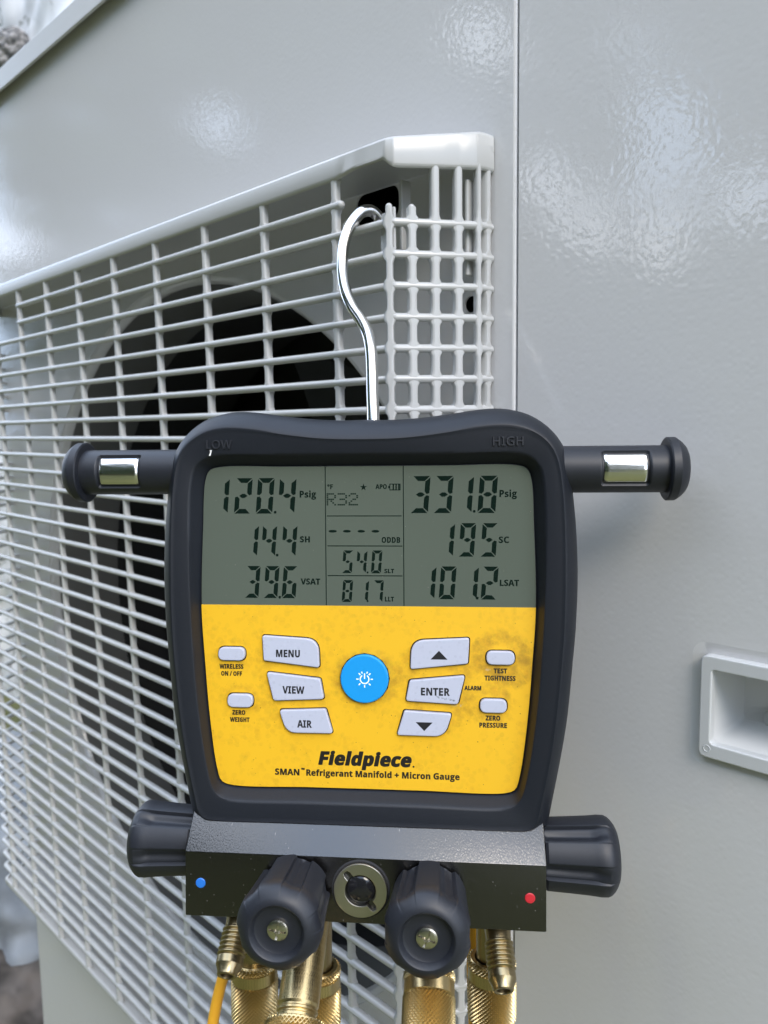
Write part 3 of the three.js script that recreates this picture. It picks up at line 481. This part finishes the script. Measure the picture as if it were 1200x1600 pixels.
    for (const a of [-Math.PI * 0.62, -Math.PI * 0.38]) { c.beginPath(); c.moveTo(cx + Math.cos(a) * 2.15 * k, cy + Math.sin(a) * 2.15 * k); c.lineTo(cx + Math.cos(a) * 2.9 * k, cy + Math.sin(a) * 2.9 * k); c.stroke(); }
  });
  const circ = new THREE.Shape(); circ.absarc(-0.25, -18, 8.65, 0, Math.PI * 2);
  mesh('power_key', MM(planarUV(extrude(circ, 2.6, 0.5, -6, 48, 4), -9.25, -27, 8.75, -9)), std({ map: pTex, roughness: 0.5 }), gauge, 'round sky blue power key with a white sun symbol');
}
// --- magnet arms
for (const s of [-1, 1]) {
  const R = 8.35, AY = 56.8, AZ = -10.5, rows = [], NT = 144, W0 = 83.0, W1 = 99.2, HA = 0.8;
  const xs = [66, 72, 79, 81]; for (let x = 81.8; x <= 100.4; x += 0.35) xs.push(x); xs.push(103, 106.5);
  for (const x of xs) rows.push(Array.from({ length: NT }, (_, i) => { const a = (s > 0 ? 1 : -1) * i / NT * 2 * Math.PI; let t = Math.atan2(Math.sin(a), Math.cos(a)); // angle 0 = towards the viewer
    const dx = Math.max(W0 + 1 - x, x - (W1 - 1), 0), dy = Math.max(Math.abs(t) - (HA - 0.12), 0) * R, e = Math.hypot(dx, dy), d = 1 - sstep(0.75, 1.25, e), r = R - 1.1 * d; return [s * x, AY + Math.sin(t) * r, AZ + Math.cos(t) * r]; }));
  const arm = mesh('magnet_arm', MM(loft(rows, { crease: 0.7 })), M.knob, gauge);
  const mr = []; for (let i = 0; i <= 26; i++) { const x = mix(W0 + 0.75, W1 - 0.75, i / 26), row = []; for (let j = 0; j <= 30; j++) { const e = Math.max(0, Math.abs(i / 26 - 0.5) * 2 - 0.9) / 0.1, ha = (HA - 0.1) * (1 - 0.06 * e * e), t = mix(-ha, ha, j / 30), edge = Math.max(Math.abs(i / 26 - 0.5) * 2, Math.abs(j / 30 - 0.5) * 2), r = R - 0.35 - 0.45 * sstep(0.9, 1, edge) + 0.05 * perlin.noise(x * 0.12, j * 0.55, s * 3); row.push([s * x, AY + Math.sin(t) * r, AZ + Math.cos(t) * r]); } mr.push(s > 0 ? row.reverse() : row); }
  mesh('magnet', MM(loft(mr, { closed: false, crease: 0 })), M.magnet, arm, 'bright chromed magnet face');
  const cap = lathe([[0.01, 105.9], [8.6, 105.9], [10.7, 106], [11.2, 106.4], [11.2, 108.9], [10.9, 109.4], [9.7, 111.0], [8.5, 112.1], [7.4, 112.7], [4, 113.1], [0.01, 113.2]], 56, 0.4).rotateZ(-Math.PI / 2 * s).translate(0, AY, AZ);
  mesh('end_cap', MM(cap), M.knob, arm);
}
// --- manifold block
{
  const s = roundShape([[-27, -66.5], [-2.4, -66.5], [7, -77.4], [7, -100], [-27, -100]], 0.5);   // (z, y) profile
  const g = new THREE.ExtrudeGeometry(s, { depth: 124.4, bevelEnabled: true, bevelThickness: 0.4, bevelSize: 0.4, bevelOffset: -0.4, bevelSegments: 2, curveSegments: 4 }).translate(0, 0, -62.2).rotateY(-Math.PI / 2);
  // after the turn: x = -z_extrude, z = profile x
  const block = mesh('manifold_block', MM(toCreasedNormals(g, 0.5)), M.block, gauge, 'black anodised manifold block with a grey sheen on its bevel');
  const uvb = block.geometry; { const p = uvb.attributes.position, u = new Float32Array(p.count * 2); for (let i = 0; i < p.count; i++) { u[2 * i] = p.getX(i); u[2 * i + 1] = p.getY(i) + p.getZ(i) * 0.7; } uvb.setAttribute('uv', new THREE.BufferAttribute(u, 2)); }
  const dotG = () => lathe([[0.01, 0.35], [1.5, 0.33], [1.75, 0.1], [1.75, -0.3]], 28).rotateX(Math.PI / 2);
  mesh('blue_dot', MM(dotG().translate(-57, -88.3, 7)), M.blue, block); mesh('red_dot', MM(dotG().translate(57.1, -88.6, 7)), M.red, block);
  // sight glass
  const ring = new THREE.Shape(); ring.absarc(0, 0, 9.3, 0, Math.PI * 2); const hole = new THREE.Path(), N1 = 2.27, N2 = -0.9, hw = 0.22; hole.moveTo(5.3 * Math.cos(N2 + hw), 5.3 * Math.sin(N2 + hw));
  hole.absarc(0, 0, 5.3, N2 + hw, N1 - hw, false); const tongue = (a) => { const n = [Math.cos(a), Math.sin(a)], t = [-n[1], n[0]]; for (const [r, w] of [[7, -1.15], [7.9, -0.8], [8.15, 0], [7.9, 0.8], [7, 1.15]]) hole.lineTo(n[0] * r + t[0] * w, n[1] * r + t[1] * w); };
  tongue(N1); hole.absarc(0, 0, 5.3, N1 + hw, N2 - hw + Math.PI * 2, false); tongue(N2); ring.holes.push(hole);
  const sg = mesh('sight_glass', MM(extrude(ring, 1.5, 0.25, 6.9, 40).translate(-0.4, -88, 0)), M.bronze, gauge, 'bronze ring of the round sight glass');
  mesh('sight_glass_lens', MM(new THREE.SphereGeometry(5.2, 40, 20, 0, Math.PI * 2, 0, Math.PI / 2).scale(1, 0.42, 1).rotateX(Math.PI / 2).translate(-0.4, -88, 6.6)), M.lens, sg);
  mesh('sight_glass_seat', MM(new THREE.TorusGeometry(9.7, 0.5, 10, 56).translate(-0.4, -88, 7)), M.cup, sg);
}
// --- valve knobs: fluted grips with a dished end and a screw
function knobGeometry(R, len) {
  const prof = []; // [t along, radius factor mm, flute weight]
  const P = [[0, R - 3.2, 0], [0.3, R - 1.9, 0.6], [1.2, R - 1.2, 1], [len * 0.35, R - 0.75, 1], [len * 0.6, R - 0.3, 1], [len * 0.68, R - 0.1, 0.95], [len * 0.74, R, 0.6], [len * 0.84, R - 0.15, 0.28], [len * 0.89, R - 0.8, 0.16], [len * 0.94, R - 2, 0.08], [len * 0.975, R - 3.3, 0], [len, R - 4.6, 0], [len, R - 5.2, 0], [len - 0.5, R - 5.8, 0], [len - 2.2, R - 6.5, 0], [len - 2.6, R - 7.4, 0], [len - 2.7, 3.9, 0], [len - 2.7, 0.02, 0]];
  const N = 432;
  const rows = P.map(([t, r, w]) => Array.from({ length: N }, (_, i) => {
    const a = i / N * 2 * Math.PI, ph = ((a - Math.PI / 2) / (Math.PI / 3)); const u = Math.abs(ph - Math.round(ph)) * 60;   // degrees from the middle of a land
    const groove = sstep(15.6, 17.6, u) * (0.62 + 0.38 * sstep(17.6, 30, u)), flat = (1 - Math.cos(clamp(u, 0, 18) * Math.PI / 180)) * r * 0.35;
    const rr = r - w * (2.7 * groove + (u < 16 ? 0.3 - flat * 0.2 : 0)); return [rr * Math.cos(a), rr * Math.sin(a), t];
  }));
  return loft(rows, { crease: 0.5 });
}
const screwHead = (r) => { // domed head with a cross recess made of real faces
  const rows = [], N = 96; for (const [q, z] of [[1, 0], [1, 0.5], [0.94, 0.9], [0.8, 1.12], [0.65, 1.2], [0.5, 1.26], [0.38, 1.3], [0.28, 1.3], [0.16, 1.3], [0.02, 1.3]]) rows.push(Array.from({ length: N }, (_, i) => { const a = i / N * 2 * Math.PI, b = a + 0.35, c = Math.abs(Math.sin(2 * b)), arm = q < 0.7 && c < 0.36 * (0.25 + 0.28 / Math.max(q, 0.1)) ? 1 : 0; return [Math.cos(a) * r * q, Math.sin(a) * r * q, z - (q < 0.2 ? 1.0 : arm * 0.9)]; })); return loft(rows, { crease: 0.35 }); };
function knob(pos, rot, label, twist = 0, len = 28) {
  const g = knobGeometry(14, len).rotateZ(twist), b = lathe([[9.2, -2.5], [9.2, 0.4]], 40).rotateX(Math.PI / 2), place = (q) => MM(q.applyMatrix4(new THREE.Matrix4().makeRotationFromEuler(new THREE.Euler(...rot))).translate(...pos));
  const k = mesh('valve_knob', place(merge([g, b])), M.knob, gauge, label);
  mesh('screw', place(screwHead(3.5).rotateZ(twist).translate(0, 0, len - 2.7)), M.screw, k);
  return k;
}
knob([-23.2, -88.4, 8.2], [0, 0, 0], 'left front valve knob', 0.22); knob([23.3, -88.6, 8.2], [0, 0, 0], 'right front valve knob', 0);
knob([63, -81, -10.5], [0, Math.PI / 2, 0], 'valve knob on the right end of the block', 0.1, 26); knob([-63, -81, -10.5], [0, -Math.PI / 2, 0], 'valve knob on the left end of the block', -0.1, 24.5);
// --- hanging hook: steel wire, up from the back of the housing and over a bar of the grille
{
  const raw = [[0.9, 60, -23], [0.6, 77.9, -27.6], [-0.1, 89.4, -31.5], [-0.7, 100.1, -35.1], [-1.4, 107, -37.4], [-3, 113.9, -39.8], [-5.8, 119.6, -41.7], [-9.4, 125.1, -43.6], [-12.4, 131.9, -45.8], [-14.1, 139.6, -48.4], [-14.7, 147.6, -51.1], [-14.3, 155.2, -53.7], [-12.6, 161.9, -55.9], [-9.9, 167.0, -57.4], [-7.0, 170.3, -58.9], [-3.4, 171.2, -61.2], [-0.6, 169.2, -63.6], [0.5, 165.6, -65.2]].map((p) => new THREE.Vector3(...p));
  mesh('hook', MM(new THREE.TubeGeometry(new THREE.CatmullRomCurve3(raw, false, 'centripetal'), 220, 2.45, 24)), M.chrome, gauge, 'polished steel wire hook');
}
// --- brass ports under the block
const along = (g, p, d) => g.applyQuaternion(new THREE.Quaternion().setFromUnitVectors(new THREE.Vector3(0, 1, 0), new THREE.Vector3(...d).normalize())).translate(...p);
const FWD = [0, -0.643, 0.766], DOWN = [0, -1, 0];
function flare(x, lean, label) { // threaded access stub with a coned tip
  const pts = [[4.9, -8], [5.1, 2]]; for (let k = 0; k < 6; k++) { const y = 12 + k * 1.55; pts.push([4.2, y], [4.95, y + 0.55], [4.95, y + 0.8], [4.2, y + 1.4]); } pts.push([4.6, 21.5], [4.65, 22], [4.65, 23.8], [3.6, 25.8], [3.45, 26.9], [3.2, 27.2], [2.5, 27.2], [2.3, 26.9], [2.2, 21], [0.01, 21]);
  const g = along(lathe([[5.1, 2], [4.4, 10], [4.3, 12], ...pts.slice(2)], 48, 0.4), [x, -99, -7], [lean, ...FWD.slice(1)]);
  return mesh('access_port', MM(g), M.brassOld, gauge, label);
}
flare(46.2, 0.06, 'threaded brass access stub under the red dot'); flare(-45.2, -0.02, 'threaded brass access stub under the blue dot');
const stem = (x, y0, y1, r, z) => along(lathe([[r, 0], [r, y0 - y1]], 40), [x, y0, z], DOWN);
for (const x of [-43.4, 45.2]) mesh('port_stem', MM(merge([stem(x, -99, -126, 5.6, -13), stem(x, -99, -108, 6.6, -13)])), M.brassOld, gauge);
mesh('port_stem', MM(stem(-19.8, -99, -134, 5.4, -17)), M.brassOld, gauge);
mesh('port_stem', MM(along(lathe([[6, 0], [6, 27]], 40), [23.4, -96, -4], FWD)), M.brassOld, gauge);

// ---------------------------------------------------------------- hose ends screwed on to the ports
function knurl(r, len, around = 38) { // diamond knurling as real pyramids
  const p = 2 * Math.PI * r / around, na = around * 6, nl = Math.round(len / p * 6), tri = (t) => { t -= Math.floor(t); return 1 - Math.abs(2 * t - 1); };
  const rows = []; for (let j = 0; j <= nl; j++) { const y = j / nl * len, e = Math.min(1, Math.min(y, len - y) / 0.7); rows.push(Array.from({ length: na }, (_, i) => { const u = i / na * around, v = y / p, d = Math.min(tri(u + v), tri(u - v)), rr = r - 0.62 * (1 - e) - 0.8 + 1.05 * d; return [rr * Math.cos(i / na * 2 * Math.PI), y, -rr * Math.sin(i / na * 2 * Math.PI)]; })); }
  return loft(rows, { crease: 0.3 });
}
const toWorld = (p) => new THREE.Vector3(...p).multiplyScalar(0.001).applyQuaternion(gauge.quaternion).add(gauge.position);
function hoseEnd(label, category, p, dir, parts, tail, group) {
  const t = thing('hose_coupling', label, category, toWorld(p).toArray(), group), q = new THREE.Quaternion().setFromUnitVectors(new THREE.Vector3(0, 1, 0), new THREE.Vector3(...dir).normalize());
  t.quaternion.copy(gauge.quaternion).multiply(q);
  for (const [n, g, m] of parts) mesh(n, MM(g), m, t);
  if (tail) mesh('hose', MM(lathe([[tail[1], tail[0]], [tail[1], tail[0] + 90]], 32)), M.hose, t);
  return t;
}
const nut = (r, y0) => [['knurled_sleeve', knurl(r, 3.2).translate(0, y0, 0), M.brass], ['plain_band', lathe([[r - 2.6, y0 - 0.2], [r - 1.2, y0 - 0.2], [r - 0.7, y0 + 0.4], [r - 0.7, y0 + 2.9], [r - 0.25, y0 + 3.1], [r - 0.15, y0 + 7], [r - 0.6, y0 + 7.3]], 64, 0.4), M.brass], ['knurled_sleeve', knurl(r, 15).translate(0, y0 + 7, 0), M.brass], ['neck', lathe([[r - 0.5, y0 + 21.6], [r - 3, y0 + 23.6], [r - 3.4, y0 + 26], [r - 2.4, y0 + 27], [r - 2.4, y0 + 30], [r - 3.4, y0 + 31], [r - 3.4, y0 + 60]], 48, 0.4), M.brassOld]];
hoseEnd('knurled brass hose coupling hanging straight down under the red dot', 'hose coupling', [45.2, -121, -13], DOWN, nut(8.8, 0), [58, 5.2]);
hoseEnd('knurled brass hose coupling straight down below the blue dot, above the yellow cable', 'hose coupling', [-43.2, -126, -13.5], DOWN, nut(8.7, 0), [58, 5.2]);
hoseEnd('shaded knurled brass coupling half hidden behind the smooth brass tube', 'hose coupling', [-19.8, -130, -17], DOWN, [['thread', lathe([[4.6, -6], [5.4, -5.5], [4.6, -5], [5.4, -4.5], [4.6, -4], [5.4, -3.5], [4.6, -3], [5.4, -2.5], [4.6, -2], [4.6, 0.5]], 40, 0.4), M.brassOld], ...nut(8.7, 0)], [58, 5.2]);
hoseEnd('bright knurled brass coupling tilted forward directly under the right front knob', 'hose coupling', [23.4, -96, -4], FWD, nut(8.55, 23.6), [81, 5.2]);
hoseEnd('smooth brass tube fitting tilted forward from under the left front knob with a knurled nut', 'hose fitting', [-19, -96, -4], FWD,
  [['tube', lathe([[6.2, 0], [6.8, 2], [6.75, 35.4], [6.3, 36.2], [6.3, 36.7], [6.6, 37], [6.6, 37.6], [6.1, 38], [6.1, 38.4], [6.5, 38.8], [6.5, 40]], 56, 0.35), M.brass],
    ['knurled_sleeve', knurl(10, 16, 42).translate(0, 40.6, 0), M.brass], ['collar', lathe([[5, 40.2], [8.6, 40.2], [9.4, 40.6], [9.4, 43]], 56, 0.4), M.brass], ['neck', lathe([[9.4, 56], [6.4, 58], [6.4, 80]], 48, 0.4), M.brassOld]], [78, 6]);
{ // thin yellow cable looped up behind the manifold
  const L = [[-64, -176, -20], [-61.5, -155, -21], [-58.5, -141, -22], [-54.5, -129, -24], [-48, -117, -28], [-36, -107, -32], [-10, -103, -33], [20, -103, -33], [35, -105, -31], [38.6, -113, -28], [38.5, -135, -28], [40, -176, -28]].map(toWorld);
  const b = toWorld([-64, -176, -20]), g = new THREE.TubeGeometry(new THREE.CatmullRomCurve3(L.map((p) => p.clone().sub(b)), false, 'centripetal'), 160, 0.0022, 16);
  const m = mesh('yellow_cable', g, M.cable, scene); m.position.copy(b); tag(m, 'thin yellow cable rising behind the brass fittings at the lower left', 'cable');
}

// ---------------------------------------------------------------- the garden in front, mirrored in the panels and chrome
{
  const gaps = [[-33, 16.6, 2.6], [-30.4, 13.2, 2.6], [-25.3, 19.4, 2], [-23.4, 17, 1.9], [-25.6, 15.3, 1.7], [-25.8, 12.6, 3], [-19.3, 13.8, 2.7], [-28, 24, 1.2], [-57.1, 20.2, 2.2], [-37.6, 25, 2.4]];
  const bark = std({ color: lin(0.09, 0.065, 0.045), roughness: 0.95 });
  const quad = () => { const g = new THREE.BufferGeometry(); g.setAttribute('position', new THREE.Float32BufferAttribute([0, -0.5, 0, 0.34, 0, 0.06, 0, 0.5, 0, -0.34, 0, 0.06], 3)); g.setIndex([0, 1, 2, 0, 2, 3]); g.computeVertexNormals(); return g; };
  const leaf = quad(), leafM = std({ color: lin(1, 1, 1), roughness: 0.7 });
  const m4 = new THREE.Matrix4(), q = new THREE.Quaternion(), e = new THREE.Euler();
  const leaves = (name, parent, clumps, per, size, tint) => {
    const list = []; for (const [x, y, z, r] of clumps) for (let k = 0; k < per; k++) { const u = rnd() * 2 - 1, a = rnd() * 6.283, s = r * Math.cbrt(0.25 + 0.75 * rnd()), w = Math.sqrt(1 - u * u); list.push([x + w * Math.cos(a) * s, y + u * s * 0.8, z + w * Math.sin(a) * s]); }
    const im = new THREE.InstancedMesh(leaf, leafM, list.length); im.name = name; im.castShadow = im.receiveShadow = true; im.userData.kind = 'stuff';
    list.forEach((p, i) => { e.set(rnd() * 6.3, rnd() * 6.3, rnd() * 6.3); q.setFromEuler(e); const s = size * (0.7 + rnd() * 0.6); im.setMatrixAt(i, m4.compose(new THREE.Vector3(...p), q, new THREE.Vector3(s, s, s))); const f = 0.6 + rnd() * 0.8; im.setColorAt(i, lin(tint[0] * f, tint[1] * f, tint[2] * f)); });
    parent.add(im); return im;
  };
  const tree = (name, label, base, h, rx, count, tint) => {
    const t = thing(name, label, 'tree', base), clumps = [];
    const limb = (a, b, r0, r1) => { const d = new THREE.Vector3().subVectors(b, a), g = new THREE.CylinderGeometry(r1, r0, d.length(), 10, 1).translate(0, d.length() / 2, 0); g.applyQuaternion(new THREE.Quaternion().setFromUnitVectors(new THREE.Vector3(0, 1, 0), d.normalize())); return g.translate(a.x, a.y, a.z); };
    const fork = new THREE.Vector3(0.1, h * 0.36, 0), limbs = [limb(new THREE.Vector3(), fork, 0.17, 0.12)];
    while (clumps.length < count) {
      const a = rnd() * 6.283, w = Math.sqrt(rnd()), x = Math.cos(a) * w * rx, z = Math.sin(a) * w * rx, y = h * (0.1 + 0.9 * rnd() * (1 - 0.4 * w)), r = 0.15 + rnd() * 0.22;
      const dx = base[0] + x - 0.5, dy = base[1] + y - 1.0, dz = base[2] + z, L = Math.hypot(dx, dy, dz), az = Math.atan2(dx, dz) * 57.3, el = Math.asin(dy / L) * 57.3, rad = r / L * 57.3;
      if (gaps.some(([A, E, R]) => Math.hypot((az - A) * Math.cos(E / 57.3), el - E) < R * 0.62 + rad * 0.7)) { if (rnd() < 0.02) count--; continue; }
      clumps.push([x, y, z, r]); if (clumps.length % 90 === 0 && y > h * 0.45) limbs.push(limb(fork, new THREE.Vector3(x * 0.7, y * 0.9, z * 0.7), 0.05, 0.015));
    }
    mesh('trunk', merge(limbs), bark, t); leaves('crown', t, clumps, 30, 0.19, tint);
  };
  tree('garden_tree', 'broad leafy tree in the garden across from the left half of the unit', [-5.6, 0, 4.6], 7.2, 2.5, 900, [0.05, 0.09, 0.03]);
  tree('garden_tree', 'tall dense tree in the garden straight across from the gauge', [-3.2, 0, 7.0], 8, 3.1, 1150, [0.04, 0.075, 0.025]);
  tree('garden_tree', 'lighter green tree in the garden right of the tall dense one', [0.9, 0, 7.0], 7.4, 2.9, 1000, [0.06, 0.1, 0.035]);
  tree('garden_tree', 'low spreading tree at the right of the garden', [4.4, 0, 5.4], 5.4, 2.5, 760, [0.05, 0.085, 0.03]);
  const hd = thing('garden_hedge', 'clipped dark green hedge closing off the garden', 'hedge', [-1, 0, 10.5]);
  const cl = []; for (let x = -11; x <= 11; x += 0.55) for (const y of [0.35, 0.95, 1.5, 2.1, 2.6]) cl.push([x + rnd() * 0.2, y, rnd() * 0.3, 0.5]);
  leaves('foliage', hd, cl, 60, 0.2, [0.035, 0.06, 0.022]);
  mesh('hedge_core', new RoundedBoxGeometry(22.4, 2.8, 0.6, 2, 0.2).translate(0, 1.4, 0), std({ color: lin(0.012, 0.02, 0.008), roughness: 1 }), hd);
}
renderer.render(scene, camera);
